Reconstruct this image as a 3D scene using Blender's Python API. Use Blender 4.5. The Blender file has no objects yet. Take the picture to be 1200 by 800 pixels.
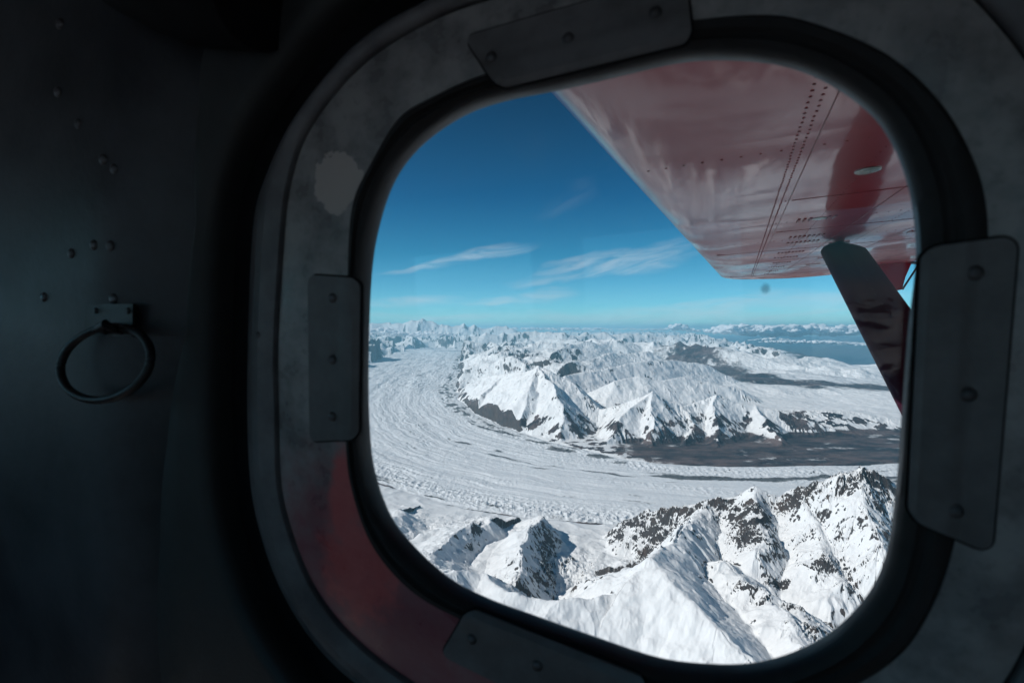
import bpy, bmesh, math, random
import numpy as np
from mathutils import Vector, Matrix
random.seed(7)
C = bpy.context.scene
COL = C.collection
R = math.radians
# ------------------------------------------------------------------ camera
FPX = 640.0; HORIZON = 386.0            # focal length in photo pixels, horizon row
PITCH = math.atan((400 - HORIZON) / FPX)
cd = bpy.data.cameras.new('camera'); cam = bpy.data.objects.new('camera', cd); COL.objects.link(cam)
cam.location = (0, 0, 0); cam.rotation_euler = (R(90) - PITCH, 0, 0)
cd.sensor_width = 36.0; cd.lens = 36.0 * FPX / 1200.0
cd.clip_start = 0.02; cd.clip_end = 900000
cd.dof.use_dof = True; cd.dof.focus_distance = 300.0; cd.dof.aperture_fstop = 8.0
C.camera = cam
# ------------------------------------------------------------------ light
SUN_AZ, SUN_EL = -97.0, 37.0             # azimuth from the view axis (+ to the right), elevation
SUN_DIR = Vector((math.sin(R(SUN_AZ)) * math.cos(R(SUN_EL)), math.cos(R(SUN_AZ)) * math.cos(R(SUN_EL)), math.sin(R(SUN_EL))))
sl = bpy.data.lights.new('sun', 'SUN'); so = bpy.data.objects.new('sun', sl); COL.objects.link(so)
sl.energy = 3.5; sl.angle = R(0.53); sl.color = (1.0, 0.965, 0.92)
so.rotation_euler = SUN_DIR.to_track_quat('Z', 'Y').to_euler()
w = bpy.data.worlds.new('World'); C.world = w; w.use_nodes = True
nt = w.node_tree; nt.nodes.clear()


class NG:
    """small node-graph helper"""
    def __init__(s, nt): s.nt = nt
    def n(s, t, ins=None, **kw):
        nd = s.nt.nodes.new(t)
        for k, v in kw.items(): setattr(nd, k, v)
        if ins:
            for k, v in ins.items():
                if isinstance(v, bpy.types.NodeSocket): s.nt.links.new(v, nd.inputs[k])
                else: nd.inputs[k].default_value = v
        return nd
    def m(s, op, a, b=0.0, c=0.0, clamp=False):
        nd = s.n('ShaderNodeMath', {0: a, 1: b, 2: c}, operation=op); nd.use_clamp = clamp
        return nd.outputs[0]
    def mix(s, f, a, b, blend='MIX'):
        nd = s.n('ShaderNodeMix', {0: f, 6: a, 7: b}, data_type='RGBA', blend_type=blend)
        return nd.outputs[2]
    def ss(s, x, lo, hi, o0=0.0, o1=1.0):
        return s.n('ShaderNodeMapRange', {0: x, 1: lo, 2: hi, 3: o0, 4: o1}, interpolation_type='SMOOTHSTEP').outputs[0]
    def noise(s, vec, scale, detail=4.0, rough=0.55, dist=0.0):
        return s.n('ShaderNodeTexNoise', {'Vector': vec, 'Scale': scale, 'Detail': detail, 'Roughness': rough, 'Distortion': dist}).outputs[0]
    def mapping(s, vec, scale=(1, 1, 1), loc=(0, 0, 0), rot=(0, 0, 0)):
        return s.n('ShaderNodeMapping', {0: vec, 1: loc, 2: rot, 3: scale}).outputs[0]


g = NG(nt)
sky = g.n('ShaderNodeTexSky', sky_type='NISHITA', sun_disc=False, sun_elevation=R(SUN_EL), sun_rotation=R(SUN_AZ),
          altitude=3000.0, air_density=1.0, dust_density=0.35, ozone_density=3.0)
tc = g.n('ShaderNodeTexCoord')
sep = g.n('ShaderNodeSeparateXYZ', {0: tc.outputs['Generated']})
X, Y, Z = sep.outputs
az = g.m('ARCTAN2', X, Y); el = g.m('ARCSINE', Z)
rmp = g.n('ShaderNodeValToRGB', {0: g.m('DIVIDE', el, R(90))})
cr = rmp.color_ramp
for i_, (e_, c3) in enumerate([(0., (.62, 1.0, 1.0)), (2.3, (.40, .90, .96)), (7.6, (.12, .60, .68)), (13.7, (.03, .38, .52)), (24., (.0, .20, .29)), (60., (.02, .24, .34))]):
    k_ = cr.elements[i_] if i_ < 2 else cr.elements.new(e_ / 90)
    k_.position = e_ / 90; k_.color = (*c3, 1)
skyc = g.mix(1.0, g.mix(1.0, sky.outputs[0], rmp.outputs[0], 'MULTIPLY'), (1.3, 1.3, 1.3, 1), 'MULTIPLY')
# thin cirrus: streaks placed by azimuth and elevation in the sky
def cirrus(a0, e0, wa, we, tilt, seed, amt):
    da = g.m('SUBTRACT', az, R(a0)); de = g.m('SUBTRACT', el, R(e0))
    ct, st = math.cos(R(tilt)), math.sin(R(tilt))
    u = g.m('ADD', g.m('MULTIPLY', da, ct), g.m('MULTIPLY', de, st))
    v = g.m('SUBTRACT', g.m('MULTIPLY', de, ct), g.m('MULTIPLY', da, st))
    cv = g.n('ShaderNodeCombineXYZ', {0: g.m('MULTIPLY', u, 7.0), 1: g.m('MULTIPLY', v, 46.0), 2: seed})
    nz = g.noise(cv.outputs[0], 1.0, 6.0, 0.6, 0.9)
    cv2 = g.n('ShaderNodeCombineXYZ', {0: g.m('MULTIPLY', u, 6.0), 1: g.m('MULTIPLY', v, 12.0), 2: seed + 5})
    nz2 = g.m('MULTIPLY', g.m('SUBTRACT', g.noise(cv2.outputs[0], 1.0, 3.0), 0.5), R(we) * 2.4)
    v2 = g.m('ADD', v, nz2)
    uu = g.m('DIVIDE', u, R(wa)); vv = g.m('DIVIDE', v2, g.m('MULTIPLY', R(we), g.m('ADD', 0.75, g.m('MULTIPLY', uu, 0.45))))
    d = g.m('ADD', g.m('POWER', g.m('ABSOLUTE', uu), 2.0), g.m('POWER', g.m('ABSOLUTE', vv), 2.0))
    f = g.ss(d, 0.0, 1.1, 1.0, 0.0)
    return g.m('MULTIPLY', g.m('MULTIPLY', f, g.ss(nz, 0.25, 0.75)), amt)
S_ = [(-5.5, 7.2, 9, 0.9, 11, 1.3, .55), (9.5, 6.6, 11.0, 1.9, 10, 4.1, .50), (0.5, 3.2, 7, 1.1, 4, 7.7, .60),
      (-12, 2.8, 8, 0.8, 1, 9.7, .55), (22, 2.4, 15, 1.1, 2, 12.7, .45), (5.5, 13, 4, 2.6, 30, 15.7, .045), (8, 1.3, 36, 0.8, 0, 18.7, .5),
      (30, 3.5, 9, 0.9, -3, 21.7, .16), (60, 9, 20, 3, 10, 25.7, .4), (-60, 12, 25, 4, -10, 28.7, .4)]
cm = None
for a_ in S_:
    c_ = cirrus(*a_)
    cm = c_ if cm is None else g.m('ADD', cm, c_)
cm = g.m('MINIMUM', cm, 0.75)
skyc = g.mix(cm, skyc, (7.0, 7.6, 8.2, 1))
bg = g.n('ShaderNodeBackground', {0: skyc, 1: 0.085})
out = g.n('ShaderNodeOutputWorld', {0: bg.outputs[0]})
vs = C.view_settings
vs.view_transform = 'Standard'; vs.look = 'None'; vs.exposure = 0.14; vs.gamma = 1.0; vs.use_curve_mapping = False
cy = C.cycles
cy.use_denoising = True
try: cy.denoiser = 'OPENIMAGEDENOISE'
except Exception: pass
cy.max_bounces = 10; cy.diffuse_bounces = 5; cy.glossy_bounces = 4; cy.transmission_bounces = 4; cy.transparent_max_bounces = 12
cy.volume_bounces = 1; cy.sample_clamp_indirect = 8.0

# ------------------------------------------------------------------ helpers
def pxray(px, py):
    x, y, z = (px - 600) / FPX, 1.0, (400 - py) / FPX
    c, s = math.cos(PITCH), math.sin(PITCH)
    return np.array([x, y * c + z * s, z * c - y * s])
def at(px, py, d):
    """the point seen at photo pixel (px, py), d metres ahead"""
    r = pxray(px, py); return r * (d / r[1])
def unit(v): return v / np.linalg.norm(v)
def tag(o, label=None, cat=None, group=None, kind=None):
    if label: o['label'] = label
    if cat: o['category'] = cat
    if group: o['group'] = group
    if kind: o['kind'] = kind
    return o
def link(name, me, mat=None, parent=None):
    o = bpy.data.objects.new(name, me); COL.objects.link(o)
    if mat is not None and len(me.materials) == 0: me.materials.append(mat)
    if parent is not None: o.parent = parent
    return o
def mesh_np(name, verts, faces, smooth=True):
    me = bpy.data.meshes.new(name)
    verts = np.asarray(verts, np.float32); faces = np.asarray(faces, np.int32)
    me.vertices.add(len(verts)); me.vertices.foreach_set('co', verts.ravel())
    k = faces.shape[1]
    me.loops.add(faces.size); me.loops.foreach_set('vertex_index', faces.ravel())
    me.polygons.add(len(faces)); me.polygons.foreach_set('loop_start', np.arange(0, faces.size, k, dtype=np.int32))
    me.polygons.foreach_set('use_smooth', np.full(len(faces), smooth))
    me.update(calc_edges=True)
    return me
class MB:
    def __init__(s): s.v = []; s.f = []
    def add(s, vs_, fs_):
        k = len(s.v); s.v += [tuple(map(float, p)) for p in vs_]; s.f += [tuple(i + k for i in f) for f in fs_]
    def box(s, lo, hi):
        x0, y0, z0 = lo; x1, y1, z1 = hi
        s.add([(x0, y0, z0), (x1, y0, z0), (x1, y1, z0), (x0, y1, z0), (x0, y0, z1), (x1, y0, z1), (x1, y1, z1), (x0, y1, z1)],
              [(0, 3, 2, 1), (4, 5, 6, 7), (0, 1, 5, 4), (1, 2, 6, 5), (2, 3, 7, 6), (3, 0, 4, 7)])
    def dome(s, c, r, h, nrm=(0, 0, 1), seg=8, rings=2):
        n = Vector(nrm).normalized(); q = n.to_track_quat('Z', 'Y')
        vs_ = []; fs_ = []
        for j in range(rings + 1):
            a = (math.pi / 2) * j / rings
            if j == rings: vs_.append(tuple(Vector(c) + n * h)); break
            for i in range(seg):
                t = 2 * math.pi * i / seg
                vs_.append(tuple(Vector(c) + q @ Vector((r * math.cos(a) * math.cos(t), r * math.cos(a) * math.sin(t), h * math.sin(a)))))
        for j in range(rings - 1):
            for i in range(seg):
                i2 = (i + 1) % seg; fs_.append((j * seg + i, j * seg + i2, (j + 1) * seg + i2, (j + 1) * seg + i))
        top = rings * seg
        for i in range(seg): fs_.append(((rings - 1) * seg + i, (rings - 1) * seg + (i + 1) % seg, top))
        s.add(vs_, fs_)
    def tube(s, pts, rad, seg=12, closed=False):
        pts = [Vector(p) for p in pts]; n = len(pts); vs_ = []; fs_ = []
        up = Vector((0, 0, 1))
        for i, p in enumerate(pts):
            if closed: t = (pts[(i + 1) % n] - pts[i - 1]).normalized()
            else: t = (pts[min(i + 1, n - 1)] - pts[max(i - 1, 0)]).normalized()
            a = t.cross(up)
            if a.length < .05: a = t.cross(Vector((1, 0, 0)))
            a.normalize(); b = t.cross(a)
            rr = rad[i] if hasattr(rad, '__len__') else rad
            for k in range(seg):
                th = 2 * math.pi * k / seg; vs_.append(tuple(p + a * rr * math.cos(th) + b * rr * math.sin(th)))
        m = n if closed else n - 1
        for i in range(m):
            for k in range(seg):
                k2 = (k + 1) % seg; j = (i + 1) % n
                fs_.append((i * seg + k, i * seg + k2, j * seg + k2, j * seg + k))
        if not closed:
            fs_.append(tuple(range(seg - 1, -1, -1))); fs_.append(tuple((n - 1) * seg + k for k in range(seg)))
        s.add(vs_, fs_)
    def build(s, name, mat, parent=None, smooth=True, bevel=0.0):
        me = bpy.data.meshes.new(name); me.from_pydata(s.v, [], s.f); me.update()
        bm = bmesh.new(); bm.from_mesh(me); bmesh.ops.recalc_face_normals(bm, faces=bm.faces); bm.to_mesh(me); bm.free()
        me.polygons.foreach_set('use_smooth', [smooth] * len(me.polygons))
        if smooth: me.set_sharp_from_angle(angle=R(38))
        o = link(name, me, mat, parent)
        if bevel:
            b = o.modifiers.new('bevel', 'BEVEL'); b.width = bevel; b.segments = 2; b.limit_method = 'ANGLE'
        return o
def new_mat(name):
    m = bpy.data.materials.new(name); m.use_nodes = True; m.node_tree.nodes.clear()
    q = NG(m.node_tree); b = q.n('ShaderNodeBsdfPrincipled'); o = q.n('ShaderNodeOutputMaterial', {0: b.outputs[0]})
    return m, q, b, o
def L(q, a, b): q.nt.links.new(a, b)

# ------------------------------------------------------------------ noise
def _h(ix, iy, seed):
    h = (ix.astype(np.int64) * 374761393 + iy.astype(np.int64) * 668265263 + seed * 1442695041) & 0xFFFFFFFF
    h = ((h ^ (h >> 13)) * 1274126177) & 0xFFFFFFFF
    return (h ^ (h >> 16)) & 0xFFFFFFFF
def noise2(x, y, seed=0):
    xi = np.floor(x); yi = np.floor(y); fx = (x - xi).astype(np.float32); fy = (y - yi).astype(np.float32)
    xi = xi.astype(np.int64); yi = yi.astype(np.int64)
    def gr(dx, dy):
        a = _h(xi + dx, yi + dy, seed).astype(np.float32) * np.float32(2 * math.pi / 4294967296.0)
        return np.cos(a) * (fx - dx) + np.sin(a) * (fy - dy)
    u = fx * fx * fx * (fx * (fx * 6 - 15) + 10); v = fy * fy * fy * (fy * (fy * 6 - 15) + 10)
    a = gr(0, 0); b = gr(1, 0); c = gr(0, 1); d = gr(1, 1)
    return (a + (b - a) * u + (c - a) * v + (a - b - c + d) * u * v) * 1.45
def fbm(x, y, wl, octs, seed=0, gain=.5):
    s = 0; a = 1.0
    for i in range(octs):
        s = s + a * noise2(x / wl, y / wl, seed + i * 17); wl = wl / 2.03; a *= gain
    return s
def ridged(x, y, wl, octs, seed=0, gain=.5):
    s = 0; a = 1.0; wgt = 1.0
    for i in range(octs):
        n = 1 - np.abs(noise2(x / wl, y / wl, seed + i * 31)); n = n * n * wgt
        s = s + a * n; wgt = np.clip(n * 1.6, 0, 1); wl = wl / 2.05; a *= gain
    return s
def sstep(x, a, b):
    t = np.clip((x - a) / (b - a), 0, 1); return t * t * (3 - 2 * t)

# ------------------------------------------------------------------ terrain
KM = 1000.0
fine = np.linspace(R(-19.5), R(41), 1230)
rest = np.linspace(R(41), R(360 - 19.5), 230)[1:-1]
TH = np.concatenate([fine, rest]).astype(np.float64); NC = len(TH)
RR = np.concatenate([np.geomspace(300, 2400, 50)[:-1], np.geomspace(2400, 8200, 640)[:-1], np.geomspace(8200, 18500, 330)[:-1],
                     np.geomspace(18500, 50000, 240)[:-1], np.geomspace(50000, 230000, 130)])
NR = len(RR)
GX = (RR[:, None] * np.sin(TH)[None]).astype(np.float64); GY = (RR[:, None] * np.cos(TH)[None]).astype(np.float64)
RA = np.repeat(RR[:, None], NC, 1)
# domain-warped coordinates
wamp = np.clip(RA / 9000, .35, 1.0)
wx = GX + wamp * (110 * fbm(GX, GY, 900, 4, 3)); wy = GY + wamp * (110 * fbm(GX, GY, 900, 4, 9))

def ridge(pts, k=0.75, reach=3500., soft=1500., kr=None, rnd=25., k2=.35):
    """a mountain crest through (px, py, km) points: ground falls off each side; kr = slope on the right of its direction"""
    P = np.array([at(a, b, c * KM) for a, b, c in pts])
    lo = P[:, :2].min(0) - reach; hi = P[:, :2].max(0) + reach
    sel = np.nonzero((GX > lo[0]) & (GX < hi[0]) & (GY > lo[1]) & (GY < hi[1]))
    x = wx[sel]; y = wy[sel]
    best = np.full(x.shape, -1e9)
    for i in range(len(P) - 1):
        a = P[i]; b = P[i + 1]; dx, dy = b[0] - a[0], b[1] - a[1]; ln = math.hypot(dx, dy) + 1e-6
        t = np.clip(((x - a[0]) * dx + (y - a[1]) * dy) / ln ** 2, 0, 1)
        ex = x - (a[0] + t * dx); ey = y - (a[1] + t * dy)
        d = np.sqrt(ex * ex + ey * ey); side = (dx * ey - dy * ex)
        kk = k if kr is None else np.where(side < 0, kr, k)
        d = np.sqrt(d * d + rnd * rnd) - rnd
        h = a[2] + t * (b[2] - a[2]) - kk * np.minimum(d, soft) - kk * k2 * np.maximum(d - soft, 0) - 950 * sstep(d, reach * .35, reach)
        best = np.maximum(best, h)
    return sel, best
def smax(a, b, k):
    h = np.clip(.5 + .5 * (a - b) / k, 0, 1); return b + (a - b) * h + k * h * (1 - h)

# base
gly = lambda pts: [tuple(at(p[0], p[1], 1.0)) for p in pts]
ZG = -2600.0
# glacier centre line, in km
GC = np.array([(-7.5, 60), (-6.6, 45), (-5.6, 33), (-5.2, 26), (-4.4, 19), (-2.3, 13.0), (0.4, 10.1), (3.4, 9.05), (7.5, 9.2), (14, 10.6), (30, 16)]) * KM
# smooth it
def smooth_line(P, n=12):
    out = []
    for i in range(len(P) - 1):
        p0 = P[max(i - 1, 0)]; p1 = P[i]; p2 = P[i + 1]; p3 = P[min(i + 2, len(P) - 1)]
        for t in np.arange(n) / n:
            out.append(.5 * ((2 * p1) + (-p0 + p2) * t + (2 * p0 - 5 * p1 + 4 * p2 - p3) * t * t + (-p0 + 3 * p1 - 3 * p2 + p3) * t ** 3))
    out.append(P[-1]); return np.array(out)
GL = smooth_line(GC, 10)
gw = 60 * fbm(GX, GY, 1500, 3, 77) * (1 + np.maximum(RA - 14000, 0) / 4000)
bestd = np.full(GX.shape, 1e12); GV = np.zeros(GX.shape); GU = np.zeros(GX.shape); acc = 0.
for i in range(len(GL) - 1):
    a, b = GL[i], GL[i + 1]; dx, dy = b - a; ln = math.hypot(dx, dy)
    t = np.clip(((GX - a[0]) * dx + (GY - a[1]) * dy) / ln ** 2, 0, 1)
    ex = GX - a[0] - t * dx; ey = GY - a[1] - t * dy; d2 = ex * ex + ey * ey
    m = d2 < bestd
    bestd[m] = d2[m]; GV[m] = (np.sign(dx * ey - dy * ex) * np.sqrt(d2))[m]; GU[m] = (acc + t * ln)[m]; acc += ln
# +GV = far (left-hand) bank, -GV = near bank
hwF = 2650 - 1250 * sstep(GX, -200, 3600); hwN = 2350 - 250 * sstep(GX, -500, 2500) + 0 * GX
hwN = np.where(GY > 16000, 4200, hwN)
edge = np.where(GV > 0, hwF - GV, hwN + GV) + gw * 1.2       # >0 inside the ice
glac = sstep(edge, -60, 60)
far_floor = -2330.0 + 60 * fbm(GX, GY, 9000, 2, 5)
H0 = np.full(GX.shape, ZG)
H0 = np.where(GY > 15000, ZG + (GY - 15000) * .004, H0)
# mountain field beyond the massif, falling to lowland on the sea side
seaX = 25000 + (GY - 36000) * .24
coast = GX - seaX + 2500 * fbm(GX, GY, 14000, 4, 51)         # >0 sea
inland = sstep(-coast, 0, 9000)
rx = GX + 700 * fbm(GX, GY, 3000, 2, 61); ry = GY + 700 * fbm(GX, GY, 3000, 2, 67)
mf = ridged(rx, ry, 6000, 5, 101, .40)
far = sstep(RA, 18500, 24000)
dist_gl = np.maximum(-edge, 0)
plat = sstep(GX, 1500, 6000) * (1 - sstep(RA, 30000, 42000))
amp = (1000 + 500 * sstep(RA, 40000, 90000)) * (1 - .86 * plat) * (0.12 + .88 * inland)
fieldh = -2650 + 420 * inland * (1 - .15 * plat) + amp * (mf - .55) * 1.05
wgt = far * sstep(dist_gl, 0, 2500)
H0 = H0 * (1 - wgt) + fieldh * wgt
# snow-covered plateau on the right of the massif
pl = sstep(GY, 12800, 15000) * plat * (1 - sstep(GY, 21000, 25000))
H0 = np.maximum(H0, np.where(pl > 0, -2600 + pl * (270 + 90 * fbm(GX, GY, 3500, 4, 33)), -9999))
# sea floor
H0 = H0 * (1 - sstep(coast, -1500, 1500)) + (-3100) * sstep(coast, -1500, 1500)
# gentle snow country on this side of the glacier
near = sstep(-edge, 0, 1500) * (GV < 0) * (GY < 16000)
H0 = H0 + near * (15 + 85 * fbm(GX, GY, 1000, 5, 41, .55) + np.clip((-edge - 200) * .025, 0, 70))
H0 = H0 - 600 * (1 - sstep(RA, 2800, 4500))
# outside the view (under and behind the aeroplane): alpine field
outv = np.maximum(sstep(np.abs(GX) - GY * .95, 0, 4000), 1 - sstep(RA, 900, 1900))
H0 = H0 * (1 - outv) + outv * (-2550 + 700 * (ridged(rx, ry, 4200, 5, 401, .5) - .5) * sstep(RA, 1500, 6000) - 80)
H = H0.copy()

RID = [
 # far range on the horizon
 dict(p=[(380, 384, 88), (425, 379, 86), (437, 375, 86), (455, 381, 86), (470, 378, 85), (488, 374.5, 85), (505, 379, 85), (530, 381, 84), (560, 383, 84), (600, 384.5, 84)], k=.55, reach=9000, soft=5000),
 # mid-left mountains beyond the upper glacier
 dict(p=[(380, 402, 42), (425, 397, 41), (450, 391, 42), (480, 399, 42), (520, 398, 42), (560, 403, 42)], k=.5, reach=5000, soft=2500),
 dict(p=[(380, 412, 35), (440, 404, 35.5), (456, 408, 35), (475, 418, 34.5), (500, 425, 34)], k=.55, reach=4500, soft=2500),
 dict(p=[(540, 428, 30), (560, 421, 29), (580, 415, 28), (605, 412, 28), (640, 410, 28.5), (700, 412, 30)], k=.5, reach=4500, soft=2500),
 # massif
 dict(p=[(548, 452, 23), (570, 441, 20.5), (590, 439, 18.6), (612, 435, 17.2), (632, 429, 16.2), (650, 437, 15.8), (668, 447, 15.5), (690, 466, 15.0), (704, 480, 14.6)], k=.74, reach=4600, soft=1500, k2=.5, rnd=10.),
 dict(p=[(590, 439, 18.6), (565, 462, 17.2), (547, 485, 16.4)], k=.7, reach=3200, soft=1500, k2=.5, rnd=10.),
 dict(p=[(612, 435, 17.2), (588, 468, 15.6), (570, 494, 14.8)], k=.72, reach=3200, soft=1500, k2=.5, rnd=10.),
 dict(p=[(632, 429, 16.2), (622, 458, 14.9), (606, 498, 13.8)], k=.8, reach=3200, soft=1500, k2=.5, rnd=10.),
 dict(p=[(632, 429, 16.2), (652, 462, 14.4), (663, 490, 13.4), (660, 516, 12.7)], k=.8, reach=3200, soft=1500, k2=.5, rnd=10.),
 dict(p=[(704, 480, 14.6), (722, 476, 14.3), (745, 466, 14.0), (762, 459, 13.9), (782, 470, 13.9), (802, 476, 13.9), (822, 471, 14.1), (842, 462, 14.3), (862, 472, 14.2), (885, 474, 14.1), (935, 488, 13.7), (985, 506, 13.3), (1035, 525, 12.6)], k=.74, reach=4600, soft=1500, k2=.5, rnd=10.),
 dict(p=[(762, 459, 13.9), (737, 480, 13.3), (712, 514, 12.4)], k=.8, reach=3200, soft=1500, k2=.5, rnd=10.),
 dict(p=[(762, 459, 13.9), (766, 490, 12.9), (760, 524, 12.0)], k=.8, reach=3200, soft=1500, k2=.5, rnd=10.),
 dict(p=[(802, 476, 13.9), (812, 500, 13.0), (806, 526, 11.9)], k=.75, reach=3200, soft=1500, k2=.5, rnd=10.),
 dict(p=[(842, 462, 14.3), (838, 490, 13.2), (846, 522, 12.0)], k=.75, reach=3200, soft=1500, k2=.5, rnd=10.),
 dict(p=[(885, 474, 14.1), (900, 500, 13.0), (920, 520, 12.1)], k=.65, reach=3200, soft=1500, k2=.5, rnd=10.),
 dict(p=[(662, 440, 18.0), (690, 436, 19.0), (720, 430, 20), (750, 424, 21), (790, 421, 22.5), (830, 428, 23)], k=.6, reach=4500, soft=1500, rnd=10.),
 dict(p=[(720, 446, 17.2), (748, 440, 17.4), (772, 446, 17.4), (800, 441, 17.8), (832, 449, 17.8), (870, 457, 17.8)], k=.6, reach=3500, soft=1200, rnd=10.),
 dict(p=[(560, 428, 25), (590, 424, 24), (620, 420, 24.5), (650, 424, 24), (690, 419, 25), (720, 414, 27), (760, 412, 28)], k=.55, reach=4500, soft=1800, rnd=10.),
 dict(p=[(570, 410, 34), (600, 407, 34), (625, 402, 35), (660, 405, 35), (700, 400, 37), (740, 402, 38)], k=.5, reach=5500, soft=2500, rnd=10.),
 dict(p=[(480, 395, 55), (530, 392, 56), (580, 391, 58), (620, 388, 60), (660, 391, 58), (700, 390, 60), (750, 391, 62), (790, 393, 62)], k=.5, reach=8000, soft=4000, rnd=10.),
 # long ridge before the sea
 dict(p=[(640, 398, 46), (700, 399, 42), (750, 400, 39), (800, 403, 36), (830, 407, 34), (860, 411, 32.5), (890, 418, 31), (925, 427, 29.5), (950, 431, 28.5), (968, 428, 28), (985, 434, 27.6), (1005, 431, 27.2), (1022, 441, 26.6), (1045, 455, 25.6), (1075, 468, 24.8)], k=.42, reach=4500, soft=2300),
 # range on the right, this side of the glacier
 dict(p=[(716, 628, 6.9), (735, 612, 6.6), (760, 602, 6.35), (790, 597, 6.15), (830, 592, 6.0), (852, 586, 5.9), (868, 580, 5.85), (884, 575, 5.8), (900, 581, 5.75), (918, 584, 5.7), (938, 576, 5.6), (960, 566, 5.5), (985, 556, 5.4), (1008, 550, 5.35), (1022, 553, 5.3), (1042, 563, 5.25), (1075, 588, 5.2), (1130, 600, 5.1), (1220, 610, 5.0)], k=.95, reach=2600, soft=700, k2=.55),
 dict(p=[(884, 575, 5.8), (882, 605, 5.35), (890, 635, 5.0), (886, 655, 4.8)], k=.8, reach=1500, soft=500),
 dict(p=[(830, 592, 6.0), (812, 612, 5.5), (790, 632, 5.0), (762, 652, 4.45)], k=.75, kr=1.15, reach=1500, soft=500),
 dict(p=[(938, 576, 5.6), (955, 612, 5.1), (968, 650, 4.65), (985, 682, 4.35)], k=.75, reach=1500, soft=450),
 dict(p=[(1008, 550, 5.35), (1012, 590, 4.95), (1030, 640, 4.5), (1050, 690, 4.15)], k=.85, reach=1500, soft=500),
 dict(p=[(850, 655, 4.75), (872, 680, 4.45), (905, 702, 4.2), (935, 718, 4.0), (960, 745, 3.75)], k=.65, reach=1200, soft=350),
 dict(p=[(905, 702, 4.2), (925, 735, 3.8), (945, 765, 3.55)], k=.6, reach=900, soft=300),
 # foreground crest and peak
 dict(p=[(440, 690, 4.5), (506, 676, 4.5), (533, 673, 4.6), (560, 674, 4.65), (580, 684, 4.5), (596, 697, 4.3), (625, 701, 4.25), (660, 706, 4.15), (700, 707, 4.15), (728, 697, 4.2), (748, 672, 4.3), (762, 652, 4.45)], k=1.0, kr=.60, reach=2600, soft=900, k2=.7),
 dict(p=[(762, 652, 4.45), (780, 672, 4.2), (805, 700, 3.95), (840, 735, 3.65), (880, 770, 3.4), (910, 800, 3.2)], k=.6, kr=.75, reach=2600, soft=800, k2=.7),
 # ridge B and C on the glacier's near bank
 dict(p=[(632, 608, 6.75), (628, 611, 6.5), (622, 624, 6.0), (613, 645, 5.5), (606, 665, 5.1), (602, 686, 4.8)], k=1.0, kr=.55, reach=1500, soft=360, k2=.4, rnd=8.),
 dict(p=[(574, 611, 6.6), (558, 615, 6.4), (540, 624, 6.1), (520, 637, 5.7), (502, 652, 5.35)], k=.85, kr=.32, reach=1500, soft=400, k2=.4, rnd=8.),
 dict(p=[(470, 600, 7.2), (452, 612, 6.7), (440, 630, 6.1), (425, 650, 5.6)], k=.5, kr=.3, reach=1500, soft=400, k2=.4, rnd=15.),
 dict(p=[(502, 652, 5.35), (505, 666, 5.0), (512, 676, 4.55)], k=.5, reach=1500, soft=500, k2=1.),
]
for r_ in RID:
    p_ = r_.pop('p'); sel, h = ridge(p_, **r_)
    rr_ = RA[sel]
    H[sel] = smax(H[sel], h, 22 + rr_ * .0012)
H = H + (RA < 40000) * np.where(RA > 9800, .32, .8) * 45 * fbm(GX, GY, 420, 3, 19) * sstep(H, ZG - 10, ZG + 150)

H += sstep(RA, 62000, 74000) * inland * 450 * (ridged(rx, ry, 6500, 4, 151, .45) - .8)
H += sstep(RA, 17000, 26000) * inland * (1 - .8 * plat) * (1 - sstep(-dist_gl, -300, 0)) * 330 * (ridged(rx, ry, 2600, 3, 131, .38) - .75)
def blob(px, py, d, ra, rb, ang, amt):
    """rocky ground at a place: radii in metres, turned by ang"""
    c = at(px, py, d * KM); ca, sa = math.cos(R(ang)), math.sin(R(ang))
    dx = GX - c[0]; dy = GY - c[1]
    u = (dx * ca + dy * sa) / ra; v = (-dx * sa + dy * ca) / rb
    return amt * np.exp(-(u * u + v * v))
B = [  # near range
 (735, 615, 6.6, 260, 380, 0, 1.0), (775, 605, 6.2, 350, 300, 0, 1.0), (752, 628, 5.9, 170, 240, 0, .7), (830, 600, 5.9, 330, 200, 0, 1.0),
 (875, 600, 5.5, 160, 330, 10, 1.3), (880, 630, 5.1, 130, 260, 10, 1.1), (935, 582, 5.55, 250, 160, 0, 1.0), (1000, 600, 5.0, 420, 330, 0, .32),
 (1030, 575, 5.2, 260, 200, 0, .9), (960, 655, 4.6, 110, 260, 20, 1.0), (880, 690, 4.35, 170, 60, -35, 1.5), (915, 712, 4.1, 170, 60, -35, 1.5),
 (945, 735, 3.8, 120, 120, 0, 1.4), (905, 665, 4.6, 110, 50, 0, .9), (920, 668, 4.6, 50, 40, 0, .8),
 (640, 625, 6.1, 150, 700, 0, .62), (640, 655, 5.4, 120, 450, 0, .5), (556, 624, 6.5, 130, 380, 0, 1.0), (668, 632, 6.0, 30, 260, -20, .8),
 (530, 685, 4.4, 260, 100, 0, .7), (610, 694, 4.7, 120, 120, 0, .6),
 (800, 620, 5.5, 500, 400, 0, -.1), (820, 680, 4.3, 280, 250, 0, -.5), (700, 740, 3.8, 700, 300, 0, -1.2), (840, 640, 5.0, 170, 260, 0, -.5),
 (800, 700, 4.1, 200, 90, -40, -.3)]
ROCKY = np.zeros(GX.shape)
for b in B: ROCKY += blob(*b)
H += np.clip(ROCKY, 0, 1.2) * (1 - glac) * (38 * (ridged(GX, GY, 240, 4, 511, .5) - .8))
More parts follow.
